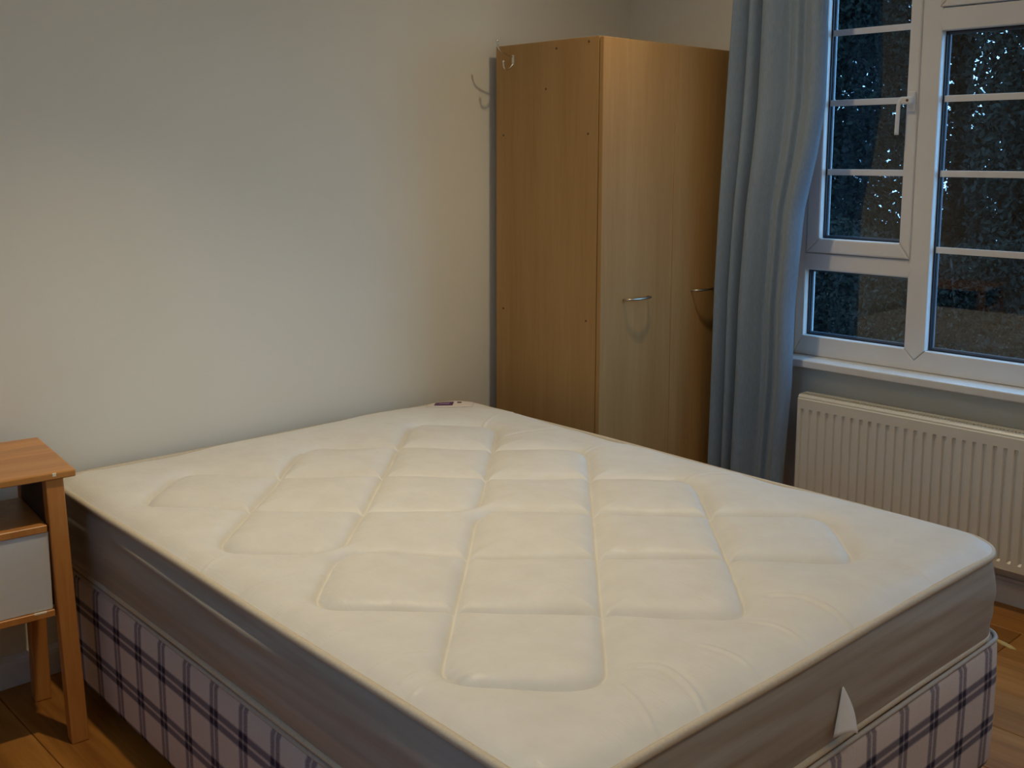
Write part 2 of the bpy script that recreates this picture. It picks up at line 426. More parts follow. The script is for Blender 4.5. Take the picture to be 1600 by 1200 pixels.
# outer frame with mitred corners
o0, o1, i0, i1 = 0.766, 3.034, 0.802, 2.998
zb0, zb1, zt0, zt1 = 0.6805, 0.752, 2.06, 2.124
member('frame_stile', [(o0, zb0), (i0, zb1 - 0.002), (i0, zt0), (o0, zt1)], FX0, FX1, win)
member('frame_stile', [(o1, zb0), (i1, zb1 - 0.002), (i1, zt0), (o1, zt1)], FX0, FX1, win)
member('frame_bottom_rail', [(o0 + 0.0008, zb0), (o1 - 0.0008, zb0), (i1, zb1), (AC + AC - 1.1845, zb1), (AC + AC - 1.221, 0.7165), (AC + AC - 1.257, zb1), (1.2575, zb1), (1.2212, 0.7165), (1.1845, zb1), (i0, zb1)], FX0, FX1, win)
member('frame_top_rail', [(o0, zt1), (o1, zt1), (i1, zt0), (i0, zt0)], FX0, FX1, win)
mull = [(1.1852, 0.7525), (1.2212, 0.718), (1.2568, 0.7525), (1.2568, zt0), (1.1852, zt0)]
member('mullion', mull, FX0 - 0.001, FX1, win, 0.005)
member('mullion', mir(mull, AC), FX0 - 0.001, FX1, win, 0.005)
for mm in (False, True):
    f = (lambda p: mir(p, AC)) if mm else (lambda p: p)
    member('transom', f([(0.802, 0.990), (1.186, 0.990), (1.205, 1.018), (1.186, 1.050), (0.802, 1.050), (0.786, 1.018)]), FX0 - 0.002, FX1, win, 0.005)
    lo = f([(0.802, 0), (1.185, 0)]); a0, a1 = sorted((lo[0][0], lo[1][0]))
    pane(a0, a1, 0.752, 0.990, win, 0.078)
    # opening sash above it
    sash = bpy.data.objects.new('opening_sash', None); C.objects.link(sash); sash.parent = win; sash.location = (0, 0, 0.37)
    s0, s1, g0, g1, z0, z1, h0, h1 = 0.8075, 1.1920, 0.8585, 1.1535, 1.0525, 2.075, 1.104, 2.025
    member('sash_stile', f([(s0, z0), (g0, h0), (g0, h1), (s0, z1)]), SX0, SX1, sash, 0.006)
    member('sash_stile', f([(s1, z0), (g1, h0), (g1, h1), (s1, z1)]), SX0, SX1, sash, 0.006)
    member('sash_rail', f([(s0 + .001, z0), (s1 - .001, z0), (g1, h0), (g0, h0)]), SX0, SX1, sash, 0.006)
    member('sash_rail', f([(s0 + .001, z1), (s1 - .001, z1), (g1, h1), (g0, h1)]), SX0, SX1, sash, 0.006)
    gg = f([(g0, 0), (g1, 0)]); a0, a1 = sorted((gg[0][0], gg[1][0]))
    pane(a0, a1, h0, h1, sash, 0.066); bars(a0, a1, (1.336, 1.573, 1.810), sash, 0.066)
    # lever handle on the sash stile next to the mullion
    hy = -(1.175) if not mm else -(2 * AC - 1.175)
    sg = 1 if not mm else -1
    bm = bmesh.new(); bm_box(bm, SX0 - 0.012, SX0 - 0.0002, hy - 0.013, hy + 0.013, 1.535, 1.600, 0.004)
    from_bm('handle_plate', bm, M['upvc'], sash, False, True)
    bm = bmesh.new(); bm_box(bm, SX0 - 0.032, SX0 - 0.011, hy - 0.011 , hy + 0.028 * sg if sg > 0 else hy + 0.011, 1.558, 1.582, 0.005)
    from_bm('handle_neck', bm, M['upvc'], sash, False, True)
    pts = catmull([(SX0 - 0.025, hy + sg * 0.022, 1.578), (SX0 - 0.031, hy + sg * 0.030, 1.560), (SX0 - 0.033, hy + sg * 0.031, 1.53), (SX0 - 0.034, hy + sg * 0.032, 1.46)], 6)
    tube('handle_lever', pts, 0.0068, M['upvc'], sash, 10, world=True)
    bm = bmesh.new(); bmesh.ops.create_cone(bm, cap_ends=True, segments=12, radius1=0.0045, radius2=0.0045, depth=0.002,
        matrix=Matrix.Translation((SX0 - 0.0325, hy + 0.002, 1.570)) @ Matrix.Rotation(math.pi / 2, 4, 'Y'))
    from_bm('handle_lock', bm, M['screw'], sash, False, True)
# fixed centre light with a fanlight over it
member('transom', [(1.2572, 1.786), (2 * AC - 1.2572, 1.786), (2 * AC - 1.237, 1.822), (2 * AC - 1.2572, 1.856), (1.2572, 1.856), (1.237, 1.822)], FX0 - 0.002, FX1, win, 0.005)
pane(1.2572, 2 * AC - 1.2572, 0.752, 1.786, win, 0.078)
bars(1.2572, 2 * AC - 1.2572, (1.087, 1.335, 1.574), win, 0.078)
fan = bpy.data.objects.new('fanlight_sash', None); C.objects.link(fan); fan.parent = win; fan.location = (0, 0, 1.17)
a0, a1, b0, b1 = 1.249, 2 * AC - 1.249, 1.300, 2 * AC - 1.300
member('sash_stile', [(a0, 1.859), (b0, 1.91), (b0, 2.03), (a0, 2.08)], SX0, SX1, fan, 0.006)
member('sash_stile', [(a1, 1.859), (b1, 1.91), (b1, 2.03), (a1, 2.08)], SX0, SX1, fan, 0.006)
member('sash_rail', [(a0 + .001, 1.859), (a1 - .001, 1.859), (b1, 1.91), (b0, 1.91)], SX0, SX1, fan, 0.006)
member('sash_rail', [(a0 + .001, 2.08), (a1 - .001, 2.08), (b1, 2.03), (b0, 2.03)], SX0, SX1, fan, 0.006)
pane(b0, b1, 1.91, 2.03, fan, 0.066)
# added two-light window, unseen; brings side daylight onto bed and table
win2 = bpy.data.objects.new('added_window', None); C.objects.link(win2); win2.location = (RX0 - 0.06, (V0 + V1) / 2, U0)
struct(win2, 'unseen white two-light window added in the left wall for side daylight')
fx0, fx1 = RX0 - 0.10, RX0 - 0.04
vm = (V0 + V1) / 2
for (ya, yb, za, zb, nm) in ((V0, V0 + 0.06, U0, U1, 'frame_stile'), (V1 - 0.06, V1, U0, U1, 'frame_stile'), (vm - 0.035, vm + 0.035, U0 + 0.06, U1 - 0.06, 'mullion'),
                             (V0 + 0.06, V1 - 0.06, U0, U0 + 0.06, 'frame_bottom_rail'), (V0 + 0.06, V1 - 0.06, U1 - 0.06, U1, 'frame_top_rail')):
    box(nm, fx0, fx1, ya, yb, za, zb, M['upvc'], win2, 0.004)
for ya, yb in ((V0 + 0.06, vm - 0.035), (vm + 0.035, V1 - 0.06)):
    box('pane', RX0 - 0.072, RX0 - 0.068, ya, yb, U0 + 0.06, U1 - 0.06, M['glass'], win2)
# inner sill board
struct(box('trim_1', -0.052, 0.1145, WY0 + 0.001, -0.7655, 0.6525, 0.680, M['sill'], bev=0.004), 'white painted window sill board above the radiator')
struct(box('trim_2', -0.145, -0.125, -3.25, -0.52, 2.235, 2.262, M['upvc'], bev=0.003), 'white curtain rail above the window')

# ================================================================== bed
BX, BY, BW, BL, BT = -2.3501, -0.0326, 1.3955, 1.8975, -0.0177
def bed_to_room(u, v):
    c, s = math.cos(BT), math.sin(BT)
    return BX + u * c + v * s, BY + u * s - v * c
ccx, ccy = bed_to_room(BW / 2, BL / 2)

def rrect(hw, hl, r, seg=10, step=0.03):
    """rounded rectangle outline, counter-clockwise, evenly stepped; returns points and outward normals"""
    P = []; Nn = []
    cs = [(hw - r, hl - r, 0), (-hw + r, hl - r, 90), (-hw + r, -hl + r, 180), (hw - r, -hl + r, 270)]
    for i, (cx, cy, a0) in enumerate(cs):
        for k in range(seg + 1):
            a = math.radians(a0 + 90 * k / seg)
            P.append((cx + r * math.cos(a), cy + r * math.sin(a))); Nn.append((math.cos(a), math.sin(a)))
        nx, ny, na = cs[(i + 1) % 4]
        e = math.radians(a0 + 90)
        s = np.array(P[-1]); t = np.array((nx + r * math.cos(e), ny + r * math.sin(e)))
        n = max(1, int(np.linalg.norm(t - s) / step))
        for k in range(1, n):
            q = s + (t - s) * k / n; P.append(tuple(q)); Nn.append((math.cos(e), math.sin(e)))
    return P, Nn

# ---- divan base
base = thing('divan_base', 'divan bed base in cream and navy checked cloth under the mattress', 'bed base', (ccx, ccy, 0), BT)
hw, hl = BW / 2 + 0.002, BL / 2 + 0.004
prof = [(-0.10, 0.046), (-0.014, 0.045), (-0.004, 0.050), (0.0, 0.062), (0.002, 0.15), (0.003, 0.25), (0.001, 0.325), (-0.005, 0.337), (-0.014, 0.341), (-0.10, 0.341)]
P, Nn = rrect(hw, hl, 0.055, 10, 0.04)
V = []; F = []; n = len(P)
for k, (d, z) in enumerate(prof):
    for (x, y), (nx, ny) in zip(P, Nn):
        wob = 0.0012 * math.sin(7.3 * x + 5.1 * y + 9 * z) if 2 < k < 8 else 0
        V.append((x + nx * (d + wob), y + ny * (d + wob), z))
for k in range(len(prof) - 1):
    for i in range(n): F.append((k*n + i, k*n + (i+1) % n, (k+1)*n + (i+1) % n, (k+1)*n + i))
F.append(tuple(range(n))[::-1]); F.append(tuple((len(prof)-1)*n + i for i in range(n)))
from_data('body', V, F, M['plaid'], base, True)
P2, N2 = rrect(hw, hl, 0.055, 10, 0.05)
tube('piping', [(x - nx * 0.003, y - ny * 0.003, 0.341) for (x, y), (nx, ny) in zip(P2, N2)], 0.0052, M['cord'], base, 8, True)
for sx in (-1, 1):
    for t_ in (-0.9, 0.0, 0.9):
        V, F = tube_data([(sx * (hw - 0.12), t_ * (hl - 0.12), 0.0), (sx * (hw - 0.12), t_ * (hl - 0.12), 0.012), (sx * (hw - 0.12), t_ * (hl - 0.12), 0.047)], [0.022, 0.026, 0.018], 14)
        from_data('glide_foot', V, F, M['plastic'], base, True)

# ---- mattress
mat_ = thing('mattress', 'white quilted double mattress with taupe side border lying on the checked base', 'mattress', (ccx, ccy, 0.3482), BT)
MZ = 0.3482
HW, HL, RC = BW / 2, BL / 2, 0.10
# quilting: one closed interlaced seam on a diagonal grid
S_ = 0.385; A0, B0 = -0.025, -0.065
loop = [(-3, 1), (2, 1), (2, -2), (-1, -2), (-1, -1), (3, -1), (3, 0), (0, 0), (0, -3), (1, -3), (1, 2), (-2, 2), (-2, -1), (-1, -1), (-1, 3), (0, 3), (0, 0), (-3, 0)]
def diag_to_local(k, m):
    a = A0 + S_ * k; b = B0 + S_ * m
    du, dv = (a + b) / 2, (a - b) / 2          # measured from u = 0.70, v = 0.95
    u, v = 0.70 + du, 0.95 + dv
    return np.array((u - BW / 2, -(v - BL / 2)))
LP = [diag_to_local(*q) for q in loop]
path = []
for i in range(len(LP)):
    p, a, b = LP[i], LP[i - 1], LP[(i + 1) % len(LP)]
    ra = min(0.075, 0.45 * np.linalg.norm(a - p), 0.45 * np.linalg.norm(b - p))
    s = p + (a - p) / np.linalg.norm(a - p) * ra; e = p + (b - p) / np.linalg.norm(b - p) * ra
    for k in range(9):
        t = k / 8; path.append((1-t)**2 * s + 2*t*(1-t) * p + t*t * e)
path = np.array(path)
SEG_A = path; SEG_B = np.roll(path, -1, axis=0)
def seg_dist(X, Y, A, B):
    D = np.full(X.shape, 9.0)
    for a, b in zip(A, B):
        ab = b - a; l2 = ab @ ab
        if l2 < 1e-12: continue
        lo = np.minimum(a, b) - 0.22; hi = np.maximum(a, b) + 0.22
        msk = (X > lo[0]) & (X < hi[0]) & (Y > lo[1]) & (Y < hi[1])
        if not msk.any(): continue
        x, y = X[msk], Y[msk]
        t = np.clip(((x - a[0]) * ab[0] + (y - a[1]) * ab[1]) / l2, 0, 1)
        D[msk] = np.minimum(D[msk], np.hypot(x - a[0] - t * ab[0], y - a[1] - t * ab[1]))
    return D
NX, NY = 420, 570
# finer rows near the rim
def axis(n, h):
    t = np.linspace(-1, 1, n); return h * (t * 0.93 + 0.07 * np.sin(t * math.pi / 2))
gx, gy = np.meshgrid(axis(NX, HW), axis(NY, HL))
X, Y = gx.copy(), gy.copy()
px = np.clip((np.abs(gx) - (HW - RC)) / RC, 0, 1); py = np.clip((np.abs(gy) - (HL - RC)) / RC, 0, 1)
cm = (px > 0) & (py > 0)
ln = np.hypot(px, py); mx_ = np.maximum(px, py)
qx = np.where(cm, px * mx_ / np.maximum(ln, 1e-9), px); qy = np.where(cm, py * mx_ / np.maximum(ln, 1e-9), py)
X = np.where(cm, np.sign(gx) * (HW - RC + RC * qx), X); Y = np.where(cm, np.sign(gy) * (HL - RC + RC * qy), Y)
edge = np.where(cm, RC * (1 - np.hypot(qx, qy)), np.minimum(HW - np.abs(X), HL - np.abs(Y)))
edge = np.maximum(edge, 0)
D = seg_dist(X, Y, SEG_A, SEG_B)
Z = 0.5545 - MZ + 0.006 * (1 - (X / HW) ** 2) * (1 - (Y / HL) ** 2)
Z += 0.011 - 0.019 * np.exp(-np.minimum(D, 1) / 0.012) - 0.013 * np.exp(-np.minimum(D, 1) / 0.05)
Z -= 0.024 * np.exp(-(edge / 0.030) ** 1.3)
# soft lumps of the filling
rng = np.random.RandomState(3)
for _ in range(26):
    kx, ky = rng.normal(0, 9, 2); Z += 0.0006 * np.sin(kx * X + ky * Y + rng.uniform(0, 6.28))
for _ in range(20):
    kx, ky = rng.normal(0, 30, 2); Z += 0.0002 * np.sin(kx * X + ky * Y + rng.uniform(0, 6.28))
# pulled creases between the seam ends and the rim: (u, v) polylines
def uvl(u, v): return np.array((u - BW / 2, -(v - BL / 2)))
cre = [[(0.335, 1.729), (0.365, 1.775), (0.346, 1.845), (0.325, 1.888)], [(0.745, 1.723), (0.772, 1.780), (0.757, 1.885)],
       [(0.152, 1.478), (0.089, 1.452), (0.021, 1.438)], [(0.137, 1.327), (0.075, 1.306), (0.012, 1.302)], [(0.116, 1.529), (0.073, 1.512), (0.033, 1.510)],
       [(0.138, 1.565), (0.086, 1.547), (0.017, 1.553)], [(0.275, 1.760), (0.250, 1.822), (0.222, 1.876)], [(0.473, 1.765), (0.488, 1.825), (0.475, 1.885)],
       [(0.130, 1.137), (0.070, 1.146), (0.012, 1.143)], [(0.20, 1.055), (0.10, 1.03), (0.012, 1.02)], [(1.12, 0.50), (1.22, 0.525), (1.35, 0.56)],
       [(1.19, 0.78), (1.28, 0.785), (1.37, 0.82)], [(1.17, 1.14), (1.27, 1.16), (1.37, 1.21)], [(0.13, 0.85), (0.07, 0.84), (0.012, 0.86)],
       [(1.056, 1.711), (1.070, 1.804), (1.055, 1.878)], [(1.17, 0.37), (1.27, 0.33), (1.36, 0.32)], [(0.62, 1.74), (0.64, 1.80), (0.63, 1.88)]]
for ci, line in enumerate(cre):
    pts = np.array([p for p in catmull([uvl(*q) for q in line], 5)])
    dd = seg_dist(X, Y, pts[:-1], pts[1:])
    h = 0.0028 if ci < 2 else 0.0015
    Z += h * np.exp(-(dd / 0.0038) ** 2) - h * 0.5 * np.exp(-((dd - 0.009) / 0.007) ** 2)
V = np.stack([X, Y, Z], -1).reshape(-1, 3)
idx = np.arange(NX * NY).reshape(NY, NX)
F = np.stack([idx[:-1, :-1], idx[:-1, 1:], idx[1:, 1:], idx[1:, :-1]], -1).reshape(-1, 4)
me = bpy.data.meshes.new('quilted_top')
me.vertices.add(len(V)); me.vertices.foreach_set('co', V.astype(np.float32).ravel())
me.loops.add(F.size); me.loops.foreach_set('vertex_index', F.astype(np.int32).ravel())
me.polygons.add(len(F)); me.polygons.foreach_set('loop_start', np.arange(0, F.size, 4, dtype=np.int32))
me.polygons.foreach_set('loop_total', np.full(len(F), 4, dtype=np.int32))
me.polygons.foreach_set('use_smooth', np.ones(len(F), dtype=bool)); me.update(); me.validate()
top = link('quilted_top', me, M['damask'], mat_)
top['label'] = 'white damask top quilted with one looping diagonal seam'

# side border: soft wall of cloth that bulges a little
P, Nn = rrect(HW, HL, RC, 12, 0.02)
n = len(P); rows = 30; V = []; F = []
ztop, zbot = 0.536 - MZ, 0.002
for k in range(rows + 1):
    t = k / rows; z = zbot + (ztop - zbot) * t
    for (x, y), (nx, ny) in zip(P, Nn):
        b_ = -0.004 + 0.013 * math.sin(math.pi * min(1, max(0, t))) ** 0.8
        u, v = x + BW / 2, BL / 2 - y
        if nx < -0.7:                      # a long pulled roll under the binding on the bedside-table side
            wgt = math.exp(-((v - 0.80) / 0.36) ** 4)
            zc = 0.83 - 0.10 * (v - 0.4)
            b_ += wgt * (0.007 * math.exp(-((t - zc) / 0.045) ** 2) - 0.007 * math.exp(-((t - zc - 0.11) / 0.05) ** 2))
        b_ += 0.0012 * math.sin(5 * u + 3.7 * v + 11 * t) + 0.0008 * math.sin(13 * u - 9 * v + 23 * t)
        if ny < -0.7 or nx > 0.7:
            b_ += 0.0007 * math.sin(2.2 * (u + v) + 26 * t)
        V.append((x + nx * b_, y + ny * b_, z))
for k in range(rows):
    for i in range(n): F.append((k*n + i, k*n + (i+1) % n, (k+1)*n + (i+1) % n, (k+1)*n + i))
F.append(tuple(range(n))[::-1])
from_data('side_border', V, F, M['border'], mat_, True)
# flat binding tape folded over both rims
def binding(z, wz, dx):
    PP, NN = rrect(HW, HL, RC, 12, 0.03); m = len(PP); V = []; F = []
    pr = [(-0.008, wz * 0.75), (-0.001, wz * 0.98), (0.004, wz * 0.6), (0.0055, 0.0), (0.004, -wz * 0.6), (-0.001, -wz * 0.98), (-0.008, -wz * 0.75)]
    for d, h in pr:
        for i, ((x, y), (nx, ny)) in enumerate(zip(PP, NN)):
            wv = 0.0012 * math.sin(9 * x + 7 * y)
            V.append((x + nx * (d + dx), y + ny * (d + dx), z + h + wv))
    k = len(pr)
    for j in range(k):
        for i in range(m):
            j2 = (j + 1) % k
            F.append((j*m + i, j*m + (i+1) % m, j2*m + (i+1) % m, j2*m + i))
    from_data('binding_tape', V, F, M['tape'], mat_, True)
binding(0.541 - MZ, 0.0082, 0.0)
binding(0.008, 0.0075, -0.001)

# satin maker's label sewn across the far corner
def drape(u, v):
    lx, ly = uvl(u, v)
    i = np.argmin((X - lx) ** 2 + (Y - ly) ** 2); return lx, ly, Z.ravel()[i]
def patch(name, o, ax, ay, w_, h_, nu, nv, lift, mat, parent):
    V = []; F = []
    for j in range(nv + 1):
        for i in range(nu + 1):
            u = o[0] + ax[0] * w_ * i / nu + ay[0] * h_ * j / nv; v = o[1] + ax[1] * w_ * i / nu + ay[1] * h_ * j / nv
            x, y, z = drape(u, v); V.append((x, y, z + lift))
    for j in range(nv):
        for i in range(nu): q = j*(nu+1) + i; F.append((q, q+1, q+nu+2, q+nu+1))
    ob = from_data(name, V, F, mat, parent, True)
    sd = ob.modifiers.new('thickness', 'SOLIDIFY'); sd.thickness = 0.0006
    return ob
q2 = math.sqrt(0.5)
lab = patch('corner_label', (1.195, 0.075), (q2, q2), (q2, -q2), 0.155, 0.085, 14, 8, 0.0016, M['satin_label'], mat_)
lab['label'] = 'pinkish white sewn label with a purple box'
pb = patch('printed_box', (1.225, 0.078), (q2, q2), (q2, -q2), 0.062, 0.050, 8, 6, 0.0026, M['purple'], lab)
patch('lettering', (1.245, 0.080), (q2, q2), (q2, -q2), 0.034, 0.018, 5, 3, 0.0034, M['lilac'], lab)
patch('printed_mark', (1.300, 0.108), (q2, q2), (q2, -q2), 0.014, 0.016, 3, 3, 0.0026, M['purple'], lab)

# white paper tag curling out of the foot border
V = []; F = []
nt_, nw = 12, 8
for j in range(nt_ + 1):
    t = j / nt_
    ul = 0.6915 - 0.030 * t; ur = 0.6945 + 0.023 * math.sin(min(1.0, t * 1.35) * math.pi / 2)
    for i in range(nw + 1):
        r = i / nw
        u = ul + (ur - ul) * r
        z = 0.468 - (0.082 + 0.008 * r + 0.010 * math.sin(math.pi * r)*-1) * t
        out = 0.011 + t * (0.004 + 0.016 * r + 0.008 * math.sin(math.pi * r))
        V.append((u - BW / 2, -HL - out, z - MZ))
for j in range(nt_):
    for i in range(nw): q = j*(nw+1) + i; F.append((q, q+1, q+nw+2, q+nw+1))
tg = from_data('paper_tag', V, F, M['paper'], mat_, True)
sd = tg.modifiers.new('thickness', 'SOLIDIFY'); sd.thickness = 0.0006
tg['label'] = 'curled white paper tag on the foot side'

# ================================================================== wardrobe
WX0, WX1, WYF, WZT = -0.7614, -0.022, -0.5428, 1.7662
WYB = -0.042
ward = thing('wardrobe', 'tall beech laminate two-door wardrobe in the corner beside the blue curtain', 'wardrobe', ((WX0 + WX1) / 2, (WYF + WYB) / 2, 0))
CF = WYF + 0.020                         # front of the carcass
box('side_panel', WX0, WX0 + 0.016, CF, WYB, 0, WZT, M['beech'], ward, 0.0008, 1)
box('side_panel', WX1 - 0.016, WX1, CF, WYB, 0, WZT, M['beech'], ward, 0.0008, 1)
box('top_panel', WX0 + 0.0162, WX1 - 0.0162, CF, WYB, WZT - 0.016, WZT - 0.0005, M['beech'], ward, 0.0008, 1)
box('bottom_panel', WX0 + 0.0162, WX1 - 0.0162, CF, WYB, 0.06, 0.076, M['beech'], ward, 0.0008, 1)
box('plinth', WX0 + 0.0162, WX1 - 0.0162, CF + 0.02, CF + 0.036, 0.0, 0.0598, M['beech'], ward)
box('back_panel', WX0 + 0.0165, WX1 - 0.0165, WYB - 0.006, WYB - 0.001, 0.0762, WZT - 0.0162, M['beech_edge'], ward)
MIDX = (WX0 + WX1) / 2
def bow_handle(xc, parent):
    zc = 0.917; hlx = 0.062; yb = WYF
    pts = catmull([(xc - hlx, yb - 0.0005, zc - 0.001), (xc - hlx * 0.93, yb - 0.016, zc), (xc - hlx * 0.7, yb - 0.026, zc + 0.001), (xc, yb - 0.032, zc + 0.001),
                   (xc + hlx * 0.7, yb - 0.026, zc + 0.001), (xc + hlx * 0.93, yb - 0.016, zc), (xc + hlx, yb - 0.0005, zc - 0.001)], 6)
    h = tube('handle', pts, 0.0042, M['brass'], parent, 10, world=True)
    h['label'] = 'dull nickel bow handle'
for i, (a, b) in enumerate(((WX0, MIDX - 0.0012), (MIDX + 0.0012, WX1))):
    d_ = box('door', a, b, WYF, CF - 0.003, 0.065, WZT - 0.0025, M['beech'], ward, 0.0012, 1)
    bow_handle((-0.585, -0.215)[i], d_)
for (y, z) in ((-0.080, 1.461), (-0.480, 1.461), (-0.480, 1.752), (-0.287, 1.611), (-0.335, 1.74), (-0.48, 0.85), (-0.08, 0.85)):
    bm = bmesh.new(); bmesh.ops.create_cone(bm, cap_ends=True, segments=12, radius1=0.0042, radius2=0.0034, depth=0.0016,
        matrix=Matrix.Translation((WX0 - 0.0008, y, z)) @ Matrix.Rotation(-math.pi / 2, 4, 'Y'))
    from_bm('screw_cap', bm, M['screw'], ward, False, True)
hook = bpy.data.objects.new('coat_hook', None); C.objects.link(hook); hook.parent = ward
hook.location = Vector((WX0, -0.13, 1.715)) - ward.location
hook['label'] = 'chrome double coat hook near the top back corner'
bm = bmesh.new(); bm_box(bm, WX0 - 0.004, WX0 - 0.0003, -0.136, -0.124, 1.696, 1.732, 0.0015)
from_bm('hook_plate', bm, M['chrome'], hook, False, True)
tube('upper_prong', catmull([(WX0 - 0.003, -0.130, 1.725), (WX0 - 0.022, -0.131, 1.727), (WX0 - 0.050, -0.132, 1.737), (WX0 - 0.072, -0.132, 1.752), (WX0 - 0.079, -0.132, 1.772)], 6), 0.0032, M['chrome'], hook, 8, world=True)
tube('lower_prong', catmull([(WX0 - 0.003, -0.130, 1.703), (WX0 - 0.014, -0.131, 1.690), (WX0 - 0.030, -0.131, 1.682), (WX0 - 0.044, -0.131, 1.688), (WX0 - 0.048, -0.131, 1.705)], 6), 0.0032, M['chrome'], hook, 8, world=True)
for p in ((WX0 - 0.079, -0.132, 1.774), (WX0 - 0.048, -0.131, 1.707)):
    bm = bmesh.new(); bmesh.ops.create_uvsphere(bm, u_segments=10, v_segments=8, radius=0.0048, matrix=Matrix.Translation(p))
    from_bm('hook_tip', bm, M['chrome'], hook, True, True)

# ================================================================== bedside table (turned a little from the wall)
TROT = -0.110
TZ = 0.668
# front right top corner of the top stands here
fr = Vector((-2.4135, -0.402, 0))
TW_, TD_ = 0.42, 0.355
cT, sT = math.cos(TROT), math.sin(TROT)
ctr = fr + Vector((-TW_/2 * cT - TD_/2 * sT, -TW_/2 * sT + TD_/2 * cT, 0))
tab = thing('bedside_table', 'honey pine bedside table with open shelf and white front left of the bed', 'bedside table', ctr, TROT)
xr, yf = TW_ / 2, -TD_ / 2
tp = box('table_top', -xr, xr, yf, -yf, TZ - 0.017, TZ, M['pine_top'], tab, 0.003, 2, False)
ch = box('chipped_spot', xr - 0.052, xr - 0.043, yf - 0.0004, yf + 0.004, TZ - 0.010, TZ - 0.001, M['chip'], tp, 0.001, 1, False)
def leg(x0, x1, y0, y1, dx, dy):
    z1 = TZ - 0.0175
    bm = bmesh.new(); bm_box(bm, x0, x1, y0, y1, 0, z1, 0.003, 2)
    for v in bm.verts:
        f = 1 - v.co.z / z1; v.co.x += dx * f; v.co.y += dy * f
    return from_bm('leg', bm, M['pine'], tab)
LW, LD = 0.040, 0.040
lx1 = xr - 0.026
leg(lx1 - LW, lx1, yf + 0.008, yf + 0.008 + LD, 0.022, -0.012)
leg(lx1 - LW, lx1, -yf - 0.048 - LD, -yf - 0.048, 0.0, -0.010)
leg(-lx1, -lx1 + LW, yf + 0.008, yf + 0.008 + LD, -0.022, -0.012)
leg(-lx1, -lx1 + LW, -yf - 0.048 - LD, -yf - 0.048, 0.0, -0.010)
xi = lx1 - LW
box('shelf', -xi, xi, yf + 0.014, -yf - 0.086, 0.526, 0.543, M['pine'], tab, 0.0015, 1, False)
box('drawer_front', -xi + 0.001, xi + 0.003, yf + 0.018, yf + 0.034, 0.338, 0.5258, M['white_board'], tab, 0.0015, 1, False)
rl = box('lower_rail', -xi - 0.002, xi + 0.006, yf + 0.013, yf + 0.043, 0.321, 0.3375, M['pine'], tab, 0.0015, 1, False)
box('chipped_spot', xi - 0.040, xi - 0.012, yf + 0.0125, yf + 0.017, 0.333, 0.3378, M['chip'], rl, 0.0008, 1, False)
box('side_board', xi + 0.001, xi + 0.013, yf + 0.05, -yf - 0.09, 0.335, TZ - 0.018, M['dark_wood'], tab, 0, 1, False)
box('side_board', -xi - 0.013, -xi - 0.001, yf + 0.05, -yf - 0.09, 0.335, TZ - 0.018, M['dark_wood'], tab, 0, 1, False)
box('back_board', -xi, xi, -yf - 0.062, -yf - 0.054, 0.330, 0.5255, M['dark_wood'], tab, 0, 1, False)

# ================================================================== radiator
rad = thing('radiator', 'cream ribbed panel radiator under the window sill', 'radiator', (-0.07, -1.47, 0.13))
RY1, RYN, RZ0, RZ1 = -0.880, -2.06, 0.137, 0.566
XF, XB = -0.100, -0.040
pitch = 0.0315; gw = 0.0135
ys = [RY1]; dep = [0.0]
k0 = RY1 - 0.013
while k0 - pitch > RYN:
    ys += [k0, k0 - 0.003, k0 - gw + 0.003, k0 - gw]; dep += [0.0, 1.0, 1.0, 0.0]
    k0 -= pitch
ys.append(RYN); dep.append(0.0)
zs = [(RZ0, 0, 0.012), (RZ0 + 0.004, 0, 0.0), (RZ0 + 0.026, 0, 0.0), (RZ0 + 0.033, 1, 0.0), (0.5165, 1, 0.0), (0.5195, 0, 0.0), (RZ1 - 0.014, 0, 0.0), (RZ1 - 0.011, 0, 0.0035), (RZ1 - 0.006, 0, 0.0035), (RZ1 - 0.001, 0, 0.008), (RZ1, 0, 0.012)]
V = []; F = []
for z, g, bk in zs:
    for y, dp in zip(ys, dep): V.append((XF + bk + 0.0075 * g * dp, y, z))
n = len(ys)
for j in range(len(zs) - 1):
    for i in range(n - 1): F.append((j*n + i, j*n + i + 1, (j+1)*n + i + 1, (j+1)*n + i))
b0 = len(V)
for y in (RY1, RYN):
    for z in (RZ0, RZ1): V.append((XF + 0.016, y, z))
F += [(0, n - 1, b0 + 2, b0), ((len(zs)-1)*n, b0 + 1, b0 + 3, len(zs)*n - 1), (b0, b0 + 2, b0 + 3, b0 + 1)]
from_data('front_panel', V, F, M['radiator'], rad, False, True)
box('back_panel', XB - 0.006, XB, RYN + 0.01, RY1 - 0.01, RZ0 + 0.005, RZ1 - 0.004, M['radiator'], rad)
box('convector_core', XF + 0.020, XB - 0.010, RYN + 0.02, RY1 - 0.02, RZ0 + 0.01, RZ1 - 0.03, M['rad_dark'], rad)
for y in (RY1, RYN + 0.0015): box('end_cover', XF + 0.010, XB + 0.001, y - 0.0015, y + 0.002, RZ0 + 0.004, RZ1 + 0.001, M['radiator'], rad, 0.0006, 1)
bm = bmesh.new()
bm_box(bm, XF + 0.0125, XF + 0.018, RYN, RY1 - 0.002, RZ1 - 0.008, RZ1 + 0.002); bm_box(bm, XB - 0.005, XB + 0.001, RYN, RY1 - 0.002, RZ1 - 0.008, RZ1 + 0.002)
y = RY1 - 0.006
while y > RYN + 0.01:
    bm_box(bm, XF + 0.018, XB - 0.005, y - 0.0016, y, RZ1 - 0.006, RZ1 - 0.001); y -= 0.0115
g_ = from_bm('top_grille', bm, M['radiator'], rad, False, True)
